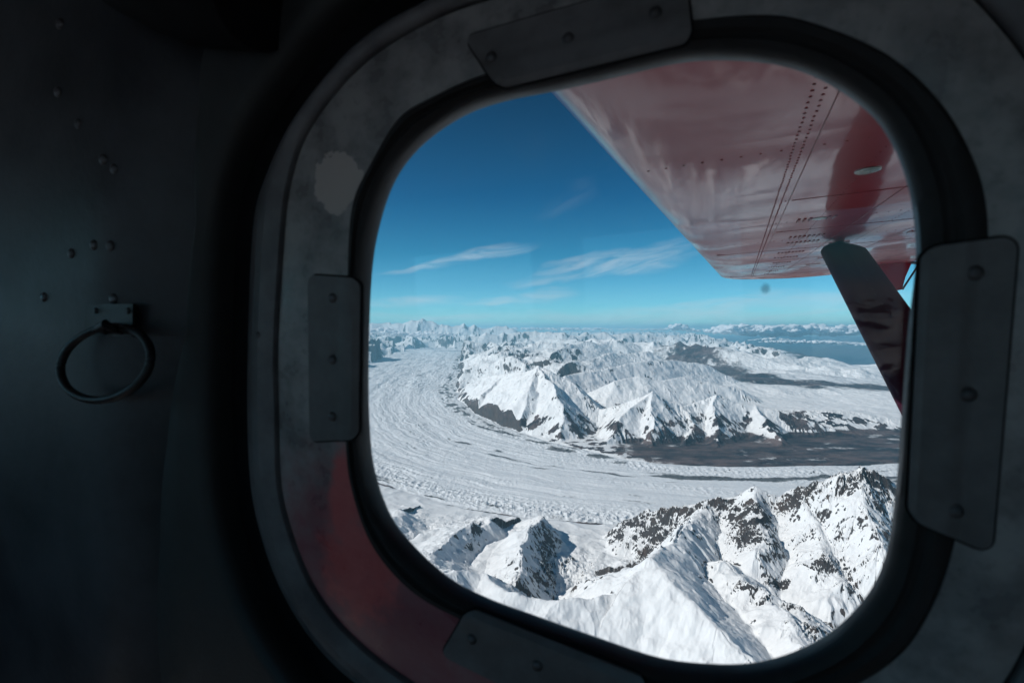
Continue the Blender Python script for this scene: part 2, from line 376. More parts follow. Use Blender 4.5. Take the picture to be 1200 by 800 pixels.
# erosion-like gullies: stripes that follow the local slope, several sizes
def grad(Hh):
    dr = np.gradient(Hh, RR, axis=0)
    th = TH.copy(); dt = np.gradient(Hh, th, axis=1) / RA
    s, c = np.sin(TH)[None], np.cos(TH)[None]
    return dr * s + dt * c, dr * c - dt * s
STREAK = np.zeros(GX.shape)
_gx, _gy = grad(H); SL0 = np.sqrt(_gx ** 2 + _gy ** 2); SL0 = np.where(RA > 17500, np.clip(SL0, 0, .45), SL0)
SL0 = np.maximum(SL0, (.34 + .3 * sstep(GX, 2000, 4000)) * (RA > 9800) * (RA < 17500) * sstep(H, ZG + 8, ZG + 60) * (1 - sstep(H, ZG + 450, ZG + 900)))
def gullies(Hh, wl, amp, rmin, rmax, seed):
    i0 = np.searchsorted(RR, rmin); i1 = np.searchsorted(RR, rmax)
    gx, gy = grad(Hh)
    NF = len(fine)
    gx = gx[i0:i1, :NF]; gy = gy[i0:i1, :NF]; x = GX[i0:i1, :NF]; y = GY[i0:i1, :NF]
    sl_ = np.sqrt(gx * gx + gy * gy) + 1e-6
    px_, py_ = (-gy / sl_).astype(np.float32), (gx / sl_).astype(np.float32)   # across the slope
    cell = wl * 1.6
    u = x / cell; v = y / cell; ui = np.floor(u); vi = np.floor(v)
    fu = (u - ui).astype(np.float32); fv = (v - vi).astype(np.float32); ui = ui.astype(np.int64); vi = vi.astype(np.int64)
    num = np.zeros_like(fu); den = np.zeros_like(fu)
    K = np.float32(2 * math.pi * cell / wl)
    for a in (-1, 0, 1):
        for b in (-1, 0, 1):
            hh = _h(ui + a, vi + b, seed)
            jx = (hh & 0xFFFF).astype(np.float32) / 65536 ; jy = (hh >> 16).astype(np.float32) / 65536
            dx = fu - a - jx * .8 - .1; dy = fv - b - jy * .8 - .1
            w_ = np.exp(-(dx * dx + dy * dy) * np.float32(2.6))
            num += w_ * np.cos((dx * px_ + dy * py_) * K + jx * 6.28); den += w_
    s_ = num / (den + 1e-4)
    s_ = .75 - (s_ * s_ + .004) ** .42 * 1.25                       # sharp crests
    fade = sstep(x * 0 + RA[i0:i1, :NF], rmin, rmin * 1.1) * (1 - sstep(RA[i0:i1, :NF], rmax * .85, rmax))
    vary = np.clip(.75 + 1.1 * fbm(x, y, 1400, 2, seed + 5), .2, 1.5) * (1 - .85 * (1 - sstep(y, 4250, 4900)) * (1 - sstep(x, 1000, 1900)))
    edge_fade = vary * (sstep(fine, fine[0], fine[0] + .03) * (1 - sstep(fine, fine[-1] - .05, fine[-1])))[None]
    STREAK[i0:i1, :NF] += (s_ - .2) * (wl < 200) * fade * (1 + (wl > 100))
    Hh[i0:i1, :NF] += s_ * amp * np.clip(SL0[i0:i1, :NF] * 1.25 - .06, 0, .9) * fade * edge_fade * (1 - glac[i0:i1, :NF])
for (wl, amp, r0, r1) in [(1500, 80, 17500, 60000), (800, 32, 9800, 30000), (360, 20, 9800, 30000), (170, 7.5, 9800, 22000),
                          (520, 42, 2400, 9700), (250, 15, 2400, 9700), (120, 4.2, 2400, 9700), (60, 1.5, 2400, 8500), (30, .6, 2400, 7500)]:
    gullies(H, wl, amp, r0, r1, int(wl))
H = H + (RA < 16000) * (7 * fbm(GX, GY, 90, 3, 23) * sstep(H, ZG + 40, ZG + 300) + (RA < 9500) * 13 * ridged(GX, GY, 420, 4, 27, .5)) * (1 - glac)
# the ice: level, with flow-lines and crevasses
vv = GV + 90 * fbm(GX, GY, 900, 3, 81)
zi = ZG + np.where(GY > 15000, (GY - 15000) * .010, 0)
flow = noise2(vv / 420, GU / 7000, 199) * 22 + noise2(vv / 170, GU / 2600, 201) * 11 + noise2(vv / 70, GU / 1100, 203) * 6 + noise2(vv / 32, GU / 900, 207) * 3.4
rough = np.exp(-((GV + hwN - 330) / 330) ** 2) * 1.0 + np.exp(-((GV - hwF + 500) / 350) ** 2) * .8 + .16 + .35 * sstep(fbm(vv / 3, GU / 9, 200, 2, 205), .1, .7)
crev = rough * (14 * ridged(GX, GY, 130, 4, 211, .55) - 10)
ice = zi + flow * 1.2 + crev + 10 * fbm(GX, GY, 1200, 2, 215)
H = H * (1 - glac) + ice * glac
# dips and banks at the ice margin
H += -22 * np.exp(-(edge / 90) ** 2) * (RA < 30000)
# ---- ground cover: rock amount per vertex
gx, gy = grad(H)
slope = np.sqrt(gx * gx + gy * gy)
slope_big = None
n1 = fbm(GX, GY, 380, 5, 301, .6); n2 = fbm(GX, GY, 2600, 3, 311)
conv = sum(H - (np.roll(H, k_, 0) + np.roll(H, -k_, 0) + np.roll(H, k_, 1) + np.roll(H, -k_, 1)) / 4 for k_ in (4, 9))
east = (-gx) / (slope + .05)                  # >0: faces right (away from the sun's side)
rock = (slope - 1.05) * 1.5 + n1 * .42 + .12 * east - .17 + .22 * np.clip(ROCKY, 0, 1) * fbm(GX, GY, 150, 4, 521, .7)
print('slope pct', np.percentile(slope[(RA > 3500) & (RA < 7000) & (GX > 1000) & (GX < 3500)], [10, 30, 50, 70, 90]), np.percentile(slope[(RA > 12000) & (RA < 16000) & (GX > 0) & (GX < 8000)], [10, 30, 50, 70, 90]))
# massif and plateau: snow-free low ground
low = sstep(-(H - (-2290 + 150 * n2 + 170 * n1 + 100 * sstep(GX, 2000, 5000) - 60 * sstep(GX, 7000, 12000))), -60, 90) * (RA > 9500) * (RA < 40000) * (1 - glac)
low *= (GV > 0)
rock = np.where((RA > 9500) & (RA < 21000), (slope - .80) * 1.1 + n1 * .75 + .30 * east - .34 + .50 * sstep(-(H + 2080), -80, 380), rock)
rock = np.where(RA >= 21000, (slope - .55) * 1.3 + n1 * .35 + .35 * east - .02 - .5 * plat, rock)
rock = rock + .78 * np.minimum(ROCKY, .95)
# snow near the crest tops stays in patches
rock = rock + .38 * STREAK * (slope > .25)
rock = np.clip(rock, -1.5, 1.5)
# moraine bands on the ice (v = metres from the centre line)
mor = np.zeros(GX.shape)
nm = fbm(vv / 2.2, GU / 6, 120, 4, 321); nm2 = fbm(GX, GY, 2200, 2, 331)
def band(v0, wd, u0, u1, amt, drift=0.):
    f = sstep(GU, u0, u0 + 1500) * (1 - sstep(GU, u1 - 1500, u1))
    return amt * f * np.exp(-((vv - v0 - drift * (GU - u0)) / wd) ** 2)
mor += band(430, 75, 48500, 56500, .62) + band(480, 150, 52800, 90000, .95) + band(120, 60, 48000, 58000, .30) + band(900, 50, 50500, 60000, .35) + band(760, 60, 46500, 51500, .5)
mor += band(-2180, 80, 42000, 60000, .55)
mor += band(100, 60, 30000, 49000, .22) + band(900, 80, 30000, 49000, .2)
print('GU at', [(round(float(GU[np.argmin(abs(RR - math.hypot(x, y))), np.argmin(abs(TH - math.atan2(x, y)))])), x, y) for x, y in [(-4400, 19000), (-2300, 13000), (400, 10100), (3400, 9050), (7500, 9200)]])
mor += .38 * sstep(noise2(vv / 130, GU / 5000, 333), .25, .6) * sstep(-GV, -1800, 1200) * .7 + .56 * np.exp(-((GV - hwF + 420) / 420) ** 2) * (1 - sstep(GX, 1200, 3200))
mor = (mor * (1 + .9 * noise2(vv / 160, GU / 1100, 341)) + nm * .42 * (mor > .02)) * glac
# valley floor beyond the ice: dark gravel and scrub
floor_ = sstep(GX, 1500, 3200) * (1 - glac) * (GV > 0) * (RA > 9500) * (GY < 16500) * sstep(-(H + 2470), 0, 60)
brown = np.clip(np.maximum(low * (.40 + 1.7 * n1 + np.clip(conv / 22, -.6, .6) + .42 * east + .10 * sstep(-(H + 2420), -60, 60)), floor_ * (1.0 + .45 * fbm(GU / 3.5, GV, 420, 5, 541))), 0, 1.5)
brown = np.maximum(brown, (RA < 13000) * (GV < 0) * np.exp(-((edge + 25) / 42.) ** 2) * (.75 + 1.6 * fbm(GX, GY, 500, 3, 531)))
coastal = sstep(coast, -3500, -800) * (RA > 20000)
brown = np.maximum(brown, coastal * .8 + sstep(-(H + 2500), -80, 100) * (RA > 20000) * (GX > 4000) * (1. + .5 * n1) * .9)
_fp = np.array([at(a_, b_, c_ * KM)[:2] for a_, b_, c_ in [(770, 424, 42), (800, 430, 36), (835, 439, 30), (870, 447, 26.2), (905, 454, 23.6), (950, 459, 22.2), (1000, 461, 21.7), (1080, 463, 21.4)]])
fd = np.full(GX.shape, 1e9)
for i in range(len(_fp) - 1):
    dx, dy = _fp[i + 1] - _fp[i]; t = np.clip(((GX - _fp[i][0]) * dx + (GY - _fp[i][1]) * dy) / (dx * dx + dy * dy), 0, 1)
    fd = np.minimum(fd, np.hypot(GX - _fp[i][0] - t * dx, GY - _fp[i][1] - t * dy))
brown = np.where((RA > 17000) & (RA < 45000) & (GX > 2500), np.exp(-(fd / 1500) ** 2) * (1.15 + .5 * n1), brown)
streak = (RA > 9500) * (GV > hwF) * np.exp(-((GV - hwF - 260 - 40 * n2) / 90) ** 2) * sstep(GX, 2500, 3500) * (1 - sstep(GX, 6500, 8200))
brown = np.clip(brown, 0, 1.5)

def attr(me, name, arr):
    a = me.attributes.new(name, 'FLOAT', 'POINT'); a.data.foreach_set('value', np.ascontiguousarray(arr, np.float32).ravel())
def terrain_material():
    m, q, b, o = new_mat('snow_and_rock')
    A = lambda n: q.n('ShaderNodeAttribute', attribute_name=n).outputs['Fac']
    geo = q.n('ShaderNodeNewGeometry'); P = geo.outputs['Position']
    dist = q.n('ShaderNodeVectorMath', {0: P}, operation='LENGTH').outputs['Value']
    nf = q.noise(q.mapping(P, (1, 1, .3)), 1 / 62., 6.0, .60)             # crags
    nfar = q.noise(q.mapping(P, (1, 1, .5)), 1 / 300., 6.0, .68)
    nvf = q.noise(q.mapping(P, (1, .55, .6)), 1 / 1500., 7.0, .72)
    isfar = q.ss(dist, 9000, 12000); isvf = q.ss(dist, 19000, 26000)
    nn = q.n('ShaderNodeMix', {0: isfar, 2: nf, 3: nfar}, data_type='FLOAT').outputs[0]
    nn = q.n('ShaderNodeMix', {0: isvf, 2: nn, 3: q.m('ADD', q.m('MULTIPLY', q.m('SUBTRACT', nvf, .5), 2.1), .5)}, data_type='FLOAT').outputs[0]
    nn = q.m('MULTIPLY', q.m('SUBTRACT', nn, .5), 2.0)
    rk = q.ss(q.m('ADD', A('rock'), nn), .38, .70)
    br = q.ss(q.m('ADD', A('brown'), q.m('MULTIPLY', nn, .8)), .26, .80)
    mo = q.ss(q.m('ADD', A('moraine'), q.m('MULTIPLY', nn, .45)), .42, .8)
    nc = q.noise(P, 1 / 120., 5.0, .6)
    rockc = q.mix(nc, (.016, .015, .017, 1), (.10, .086, .082, 1))
    rockc = q.mix(q.ss(q.noise(P, 1 / 420., 5.0, .65), .42, .66, 0, .8), rockc, (.095, .068, .056, 1))
    brownc = q.mix(q.ss(q.noise(q.mapping(P, (.5, 1.0, 1.)), 1 / 520., 9.0, .74), .40, .62), (.020, .019, .024, 1), (.135, .098, .092, 1))
    morc = q.mix(nc, (.05, .055, .06, 1), (.16, .165, .17, 1))
    ns = q.noise(P, 1 / 900., 4.0)
    snowc = q.mix(ns, (.81, .825, .835, 1), (.87, .87, .865, 1))
    icec = q.mix(q.noise(q.mapping(P, (1, 1, 1)), 1 / 260., 6.0, .7), (.64, .69, .73, 1), (.85, .86, .865, 1))
    base = q.mix(q.m('MULTIPLY', A('ice'), .8), snowc, icec)
    base = q.mix(rk, base, rockc)
    base = q.mix(br, base, brownc)
    base = q.mix(mo, base, morc)
    L(q, base, b.inputs['Base Color'])
    b.inputs['Roughness'].default_value = .75; b.inputs['Specular IOR Level'].default_value = .25
    hb = q.noise(P, 1 / 22., 5.0, .6)
    hb2 = q.noise(q.mapping(P, (1, 1, .3)), 1 / 60., 5.0, .65)
    bw = q.m('ADD', q.m('MULTIPLY', hb, 1.6), q.m('MULTIPLY', q.m('MULTIPLY', hb2, rk), 40.0))
    hfar = q.m('MULTIPLY', q.noise(P, 1 / 260., 5.0, .6), q.m('MULTIPLY', isfar, 45.0))
    hfar = q.m('ADD', hfar, q.m('MULTIPLY', q.noise(q.mapping(P, (1, .6, .6)), 1 / 1300., 6.0, .62), q.m('MULTIPLY', isvf, 380.0)))
    icb = q.m('MULTIPLY', q.noise(q.mapping(P, (1, 1, 1)), 1 / 34., 4.0, .7), q.m('MULTIPLY', A('ice'), 4.5))
    bw = q.m('ADD', q.m('ADD', bw, hfar), icb)
    bp = q.n('ShaderNodeBump', {'Strength': 1.0, 'Distance': 1.0, 'Height': bw})
    L(q, bp.outputs[0], b.inputs['Normal'])
    return m
M_TERRAIN = terrain_material()
verts = np.stack([GX, GY, H], -1).reshape(-1, 3)
idx = np.arange(NR * NC).reshape(NR, NC)
nxt = np.roll(idx, -1, 1)
Q = np.stack([idx[:-1], nxt[:-1], nxt[1:], idx[1:]], -1)          # (NR-1, NC, 4)
Q = Q[..., ::-1]
ATT = dict(rock=rock, brown=brown, moraine=mor, ice=glac)
region = np.full((NR, NC), 0)                                      # 0 near range, 1 glacier, 2 beyond
region[(GV > 0) | (RA > 16000)] = 2
region[glac > .5] = 1
region[outv > .5] = 3
def sub(name, code, label, extra=None):
    fm = region[:-1] == code
    f = Q[fm]
    if extra is not None: f = np.concatenate([f, extra])
    used, inv = np.unique(f, return_inverse=True)
    me = mesh_np(name, verts[used], inv.reshape(f.shape))
    for k, a in ATT.items(): attr(me, k, a.reshape(-1)[used])
    o = link(name, me, M_TERRAIN); tag(o, label, 'terrain', None, 'structure'); return o
sub('mountain_range', 0, 'snowy mountain range with dark craggy ridges just below the aircraft')
sub('glacier', 1, 'wide glacier of flow-lined ice bending through the valley')
sub('mountains', 2, 'snow mountains and brown-footed ridges beyond the glacier')
# ground under and behind the aeroplane, its middle closed
def ground():
    fm = region[:-1] == 3
    f = Q[fm]; used, inv = np.unique(f, return_inverse=True)
    V = np.concatenate([verts[used], [[0, 0, float(H[0].mean())]]]); F = inv.reshape(f.shape)
    ring = np.searchsorted(used, idx[0]); c = len(used)
    T = np.stack([ring, ring, np.roll(ring, -1), np.full(NC, c)], -1)
    me = bpy.data.meshes.new('ground')
    T3 = [(int(a), int(c_), c) for a, _, c_, _ in T]
    me = mesh_np('ground', V, F)
    for k, a in ATT.items(): attr(me, k, np.concatenate([a.reshape(-1)[used], [0]]))
    bm = bmesh.new(); bm.from_mesh(me); bm.verts.ensure_lookup_table()
    for t in T3:
        try: bm.faces.new([bm.verts[i] for i in t])
        except ValueError: pass
    bm.to_mesh(me); bm.free()
    tag(link('ground', me, M_TERRAIN), 'snow country spread out beneath the aircraft', 'terrain', None, 'structure')
ground()
# sea
m, q, b, o = new_mat('sea_water')
b.inputs['Base Color'].default_value = (.012, .035, .055, 1); b.inputs['Roughness'].default_value = .35; b.inputs['Specular IOR Level'].default_value = .15
P = q.n('ShaderNodeNewGeometry').outputs['Position']
L(q, q.n('ShaderNodeBump', {'Strength': .3, 'Distance': 20., 'Height': q.noise(P, 1 / 900., 4)}).outputs[0], b.inputs['Normal'])
sea = MB(); n = 96
sea.add([(0, 30000, -2850)] + [(250000 * math.sin(2 * math.pi * i / n), 30000 + 250000 * math.cos(2 * math.pi * i / n), -2850) for i in range(n)],
        [(0, 1 + (i + 1) % n, 1 + i) for i in range(n)])
tag(sea.build('sea', m), 'blue sea beyond the last snowy ridge', 'sea', None, 'structure')

# ------------------------------------------------------------------ haze
m = bpy.data.materials.new('haze_air'); m.use_nodes = True; m.node_tree.nodes.clear(); q = NG(m.node_tree)
pv = q.n('ShaderNodeVolumePrincipled'); pv.inputs['Density'].default_value = 9.5e-6
pv.inputs['Color'].default_value = (.36, .78, 1.0, 1); pv.inputs['Anisotropy'].default_value = 0.1
q.n('ShaderNodeOutputMaterial', {1: pv.outputs[0]})
hz = MB(); hz.box((-262000, -262000, -3110), (262000, 288000, 1750))
tag(hz.build('haze', m, smooth=False), 'pale blue haze over the far mountains and sea', 'haze', None, 'stuff')

# ------------------------------------------------------------------ clouds
m, q, b, o = new_mat('cloud_white'); b.inputs['Base Color'].default_value = (.92, .93, .95, 1); b.inputs['Roughness'].default_value = 1.0
b.inputs['Specular IOR Level'].default_value = 0
M_CLOUD = m
_b = bmesh.new(); bmesh.ops.create_icosphere(_b, subdivisions=3, radius=1.0); _b.verts.ensure_lookup_table()
ICO_V = np.array([v.co for v in _b.verts]); ICO_F = np.array([[v.index for v in f.verts] for f in _b.faces]); _b.free()
def cloud_bank(name, spots, label, seed, cat='cloud'):
    """heaps of billows: (px, py of the base, km, width km, height km)"""
    rnd = random.Random(seed); VV = []; FF = []; k = 0
    for (px, py, d, wd, ht) in spots:
        c = at(px, py, d * KM); n = max(8, min(34, int(wd / ht * 4.2)))
        for i in range(n):
            t = rnd.uniform(-1, 1); env = (1 - abs(t) ** 2.2)
            q_ = rnd.random() ** .8
            r = ht * KM * (.12 + .40 * env * (1 - .7 * q_)) * rnd.uniform(.6, 1.3)
            z = c[2] + (.08 + .80 * q_) * ht * KM * env
            o_ = np.array((c[0] + t * wd * KM * .5, c[1] + rnd.uniform(-.8, .8) * ht * KM, z))
            V = ICO_V * np.array([r * 1.9, r * 1.3, r * .70]) + o_
            dsp = (ridged(V[:, 0] + V[:, 2] * .8, V[:, 2] * 1.3 + V[:, 1] * .7, ht * KM * .9, 4, seed, .6) - .7) * r * .55
            VV.append(V + ICO_V * dsp[:, None]); FF.append(ICO_F + k); k += len(ICO_V)
    me = mesh_np(name, np.concatenate(VV), np.concatenate(FF))
    return tag(link(name, me, M_CLOUD), label, cat, None, 'stuff')
rc = random.Random(3)
cloud_bank('clouds', [(x_, 390 + rc.uniform(-1.5, 1.5), rc.uniform(85, 100), rc.uniform(6, 12), rc.uniform(.9, 1.6)) for x_ in range(856, 1130, 12)]
           + [(x_, 388.5, 120, 8, .6) for x_ in range(826, 900, 14)], 'long bank of white cumulus over the sea', 11)
cloud_bank('clouds', [(x_, 401 + (x_ - 930) * .03 + rc.uniform(-1.2, 1.2), rc.uniform(70, 80), rc.uniform(5, 11), rc.uniform(.2, .45)) for x_ in range(905, 1130, 11)],
           'thin low cloud strips on the sea under the cumulus bank', 12)
cloud_bank('clouds', [(795, 386, 110, 4.0, 1.3), (802, 387, 110, 5, .8)], 'single puffy cumulus above the mountain horizon', 13)
cloud_bank('clouds', [(x_, 392 + rc.uniform(-2, 3), rc.uniform(52, 62), rc.uniform(3, 5), rc.uniform(.3, .55)) for x_ in (408, 424, 446, 468, 474, 500, 512)],
           'grey-white clouds hugging the far peaks beyond the upper glacier', 14)
cloud_bank('clouds', [(x_, 386.5 + rc.uniform(-.6, .6), rc.uniform(115, 130), rc.uniform(6, 12), rc.uniform(.25, .6)) for x_ in range(520, 790, 22)],
           'low broken cloud line along the horizon of the far mountains', 15)

# ==== AIRPLANE
# ------------------------------------------------------------------ the aircraft: its axes
S_AX = unit(np.array([0.38899499, 0.91994686, 0.04879213]))          # outboard
F_AX = unit(np.array([-0.91945232, 0.39099308, -0.04161545]))        # towards the nose
F_AX = unit(F_AX - S_AX * (S_AX @ F_AX)); A_AX = -F_AX; U_AX = np.cross(A_AX, S_AX)
B3 = np.stack([A_AX, S_AX, U_AX], 1)                                 # local (aft, out, up) -> world
plane = bpy.data.objects.new('airplane', None); COL.objects.link(plane)
plane.matrix_world = Matrix([[*B3[0], 0], [*B3[1], 0], [*B3[2], 0], [0, 0, 0, 1]])
tag(plane, 'red high-wing propeller aircraft with strutted wing, seen from its dark cabin', 'airplane')
def loc(p): return np.asarray(p, float) @ B3                         # world -> local
class PMB(MB):
    """as MB, but shapes are given in world space and stored in the aircraft's own axes"""
    def build(s, name, mat, parent=None, **k):
        s.v = [tuple(v) for v in (np.array(s.v) @ B3)]
        return MB.build(s, name, mat, parent or plane, **k)
# ---- the window wall: a plane leaning in at the top
D_W = 0.40
DN = np.array([-100., 640., -8400.]); c_, s_ = math.cos(PITCH), math.sin(PITCH)
DN = unit(np.array([-100., 640. * c_ - 8400. * s_, -8400. * c_ - 640. * s_]))
N_W = unit(np.cross(F_AX, DN)); N_W = N_W if N_W[1] > 0 else -N_W
WY = -DN; WX = unit(np.cross(WY, N_W)); WX = WX if WX @ A_AX > 0 else -WX
def wp(px, py, w=0.0):
    """wall coordinates of the spot seen at a pixel, on the wall plane pushed outward by w"""
    r = pxray(px, py); P = r * ((D_W + w) / (r @ N_W)); return np.array([P @ WX, P @ WY])
def wpos(xy, w): return WX * xy[0] + WY * xy[1] + N_W * (D_W + w)
CW = wp(745, 425)
NT = 360; TT = np.linspace(-math.pi, math.pi, NT, endpoint=False)
def radial(px_pts, w=0.0, it=10):
    P = np.array([wp(*p, w) for p in px_pts]) - CW
    n = len(P); out = []
    for i in range(n):
        p0, p1, p2, p3 = P[i - 1], P[i], P[(i + 1) % n], P[(i + 2) % n]
        for t in np.arange(it) / it:
            out.append(.5 * ((2 * p1) + (-p0 + p2) * t + (2 * p0 - 5 * p1 + 4 * p2 - p3) * t * t + (-p0 + 3 * p1 - 3 * p2 + p3) * t ** 3))
    P = np.array(out); th = np.arctan2(P[:, 1], P[:, 0]); r = np.hypot(P[:, 0], P[:, 1])
    o = np.argsort(th); th, r = th[o], r[o]
    r = np.interp(TT, np.r_[th - 2 * math.pi, th, th + 2 * math.pi], np.r_[r, r, r])
    k = np.array([1, 2, 3, 2, 1.]); k /= k.sum()
    for _ in range(2): r = sum(np.roll(r, j - 2) * k[j] for j in range(5))
    return r
def ring(r, w):
    return [wpos(CW + np.array([math.cos(t), math.sin(t)]) * q_, w) for t, q_ in zip(TT, r)]
def loft(name, layers, mat, smooth=True, closed=False, uv=True, parent=None):
    """layers: list of (radius array, w) joined into one surface around the window"""
    mb = PMB(); V = []
    for r_, w_ in layers: V += ring(r_, w_)
    F = []; m = len(layers)
    for j in range(m if closed else m - 1):
        j2 = (j + 1) % m
        for i in range(NT):
            i2 = (i + 1) % NT; F.append((j * NT + i, j * NT + i2, j2 * NT + i2, j2 * NT + i))
    mb.add(V, F); o = mb.build(name, mat, parent, smooth=smooth)
    if uv: wall_uv(o)
    return o
def wall_uv(o):
    me = o.data; uvl = me.uv_layers.new(name='wall'); co = np.zeros(len(me.vertices) * 3); me.vertices.foreach_get('co', co)
    W = co.reshape(-1, 3) @ B3.T; xy = np.stack([W @ WX, W @ WY], 1)
    li = np.zeros(len(me.loops), int); me.loops.foreach_get('vertex_index', li)
    uvl.data.foreach_set('uv', xy[li].astype(np.float32).ravel())
O_PX = [(424, 330), (421, 430), (422, 500), (428, 556), (448, 612), (480, 652), (520, 687), (565, 710), (608, 726), (692, 756), (769, 782),
        (834, 790), (882, 789), (928, 777), (973, 754), (1012, 717), (1035, 680), (1045, 647), (1051, 605), (1058, 540), (1061, 490),
        (1069, 387), (1078, 312), (1078, 275), (1074, 237), (1065, 200), (1047, 158), (1020, 124), (965, 87), (911, 69), (853, 64),
        (795, 67), (717, 85), (648, 101), (587, 113), (537, 130), (486, 165), (452, 209), (432, 270)]
S_PX = [(408, 330), (405, 430), (406, 520), (412, 572), (436, 640), (480, 692), (536, 724), (600, 750), (660, 773), (740, 800), (850, 826),
        (930, 825), (1000, 805), (1060, 765), (1100, 700), (1122, 630), (1140, 520), (1150, 400), (1160, 300), (1158, 240), (1145, 190),
        (1105, 120), (1040, 62), (960, 28), (900, 16), (800, 25), (700, 50), (600, 78), (554, 91), (503, 115), (466, 138), (432, 196), (412, 240)]
G_PX = [(325, 400), (326, 480), (328, 560), (336, 605), (360, 672), (392, 722), (432, 762), (480, 797), (560, 842), (700, 893), (850, 930),
        (1000, 920), (1150, 835), (1225, 700), (1262, 500), (1280, 300), (1250, 150), (1200, 64), (1146, 0), (1100, -35), (1000, -70),
        (850, -75), (700, -40), (570, 0), (520, 17), (452, 54), (402, 98), (358, 159), (339, 219), (333, 270)]
M_PX = [(282, 400), (281, 480), (284, 560), (293, 615), (315, 682), (350, 745), (400, 800), (480, 850), (600, 905), (750, 955), (900, 985),
        (1050, 970), (1210, 880), (1300, 720), (1340, 500), (1350, 280), (1320, 120), (1260, 20), (1180, -60), (1080, -110), (950, -130),
        (800, -125), (680, -90), (570, -45), (486, 0), (440, 25), (395, 64), (334, 142), (297, 219), (287, 270)]
OR, SR, GR, MR = radial(O_PX, .006), radial(S_PX), radial(G_PX), radial(M_PX)
# ---- cabin materials
def painted(name, c0, c1, rough=.5, scale=40., metal=0., bump=.0006, spec=.4):
    m, q, b, o = new_mat(name); tcn = q.n('ShaderNodeTexCoord').outputs['Object']
    n_a = q.noise(tcn, scale, 6.0, .65); n_b = q.noise(tcn, scale * .2, 4.0, .6)
    f = q.ss(q.m('ADD', q.m('MULTIPLY', n_a, .5), q.m('MULTIPLY', n_b, .5)), .35, .65)
    L(q, q.mix(f, (*c0, 1), (*c1, 1)), b.inputs['Base Color'])
    L(q, q.ss(n_b, .3, .7, rough - .1, rough + .12), b.inputs['Roughness'])
    b.inputs['Metallic'].default_value = metal; b.inputs['Specular IOR Level'].default_value = spec
    bp = q.n('ShaderNodeBump', {'Strength': .6, 'Distance': bump, 'Height': q.noise(tcn, scale * 12, 4.0, .7)})
    L(q, bp.outputs[0], b.inputs['Normal'])
    return m
M_RUB = painted('black_rubber', (.008, .008, .009), (.016, .016, .018), .5, 60., spec=.3)
M_MOLD = painted('worn_grey_moulding', (.065, .065, .072), (.15, .15, .158), .36, 30.)
M_PAN = painted('charcoal_plastic', (.016, .018, .019), (.026, .029, .031), .6, 25.)
M_DARK = painted('dark_gap', (.005, .005, .006), (.010, .010, .012), .8, 20., spec=.1)
M_SIDE = painted('grey_blue_paint', (.012, .015, .020), (.050, .056, .066), .42, 9.)
M_PLATE = painted('grey_plate', (.085, .085, .089), (.135, .134, .14), .40, 45.)
M_SCREW = painted('screw_steel', (.05, .05, .055), (.12, .12, .13), .35, 90., metal=.6)
M_CAB = painted('cabin_lining', (.34, .34, .35), (.42, .42, .43), .7, 12.)
def ring_material():
    m, q, b, o = new_mat('window_surround_paint')
    uv = q.n('ShaderNodeUVMap', uv_map='wall').outputs[0]
    n1_ = q.noise(uv, 26., 6.0, .6); n2_ = q.noise(uv, 90., 5.0, .65); wrp = q.noise(uv, 55., 4.0, .6)
    def spot(px, py, rx, ry, k=.35):
        c = wp(px, py); v = q.n('ShaderNodeVectorMath', {0: uv, 1: (*c, 0)}, operation='SUBTRACT').outputs[0]
        s3 = q.n('ShaderNodeSeparateXYZ', {0: v}).outputs
        sc = D_W / (pxray(px, py) @ N_W) / FPX
        e = q.m('ADD', q.m('POWER', q.m('ABSOLUTE', q.m('DIVIDE', s3[0], rx * sc * 1.05)), 2.), q.m('POWER', q.m('ABSOLUTE', q.m('DIVIDE', s3[1], ry * sc)), 2.))
        return q.m('ADD', e, q.m('MULTIPLY', q.m('SUBTRACT', wrp, .5), k * 4))
    base = q.mix(q.ss(n1_, .35, .65), (.15, .15, .155, 1), (.27, .265, .265, 1))
    base = q.mix(q.ss(n2_, .52, .7, 0, .5), base, (.10, .10, .11, 1))
    # a bare, chipped spot
    chip = q.ss(spot(397, 214, 33, 34, .62), .92, .98, 1.0, 0.0)
    base = q.mix(chip, base, (.42, .38, .36, 1))
    # red reflected glow, painted into the colour of the lower corner
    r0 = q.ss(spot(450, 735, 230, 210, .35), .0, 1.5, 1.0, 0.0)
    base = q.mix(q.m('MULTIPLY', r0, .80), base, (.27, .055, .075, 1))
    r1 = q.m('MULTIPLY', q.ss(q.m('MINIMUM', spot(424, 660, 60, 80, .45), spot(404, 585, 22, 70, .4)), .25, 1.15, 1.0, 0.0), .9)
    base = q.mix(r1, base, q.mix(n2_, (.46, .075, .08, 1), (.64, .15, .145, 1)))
    L(q, base, b.inputs['Base Color']); L(q, q.ss(n1_, .3, .7, .24, .46), b.inputs['Roughness'])
    bp = q.n('ShaderNodeBump', {'Strength': .5, 'Distance': .0012, 'Height': q.noise(uv, 60., 5.0, .6)}); L(q, bp.outputs[0], b.inputs['Normal'])
    return m
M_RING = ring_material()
lerp = lambda a, b, t: a + (b - a) * t
off = lambda r, d: r + d
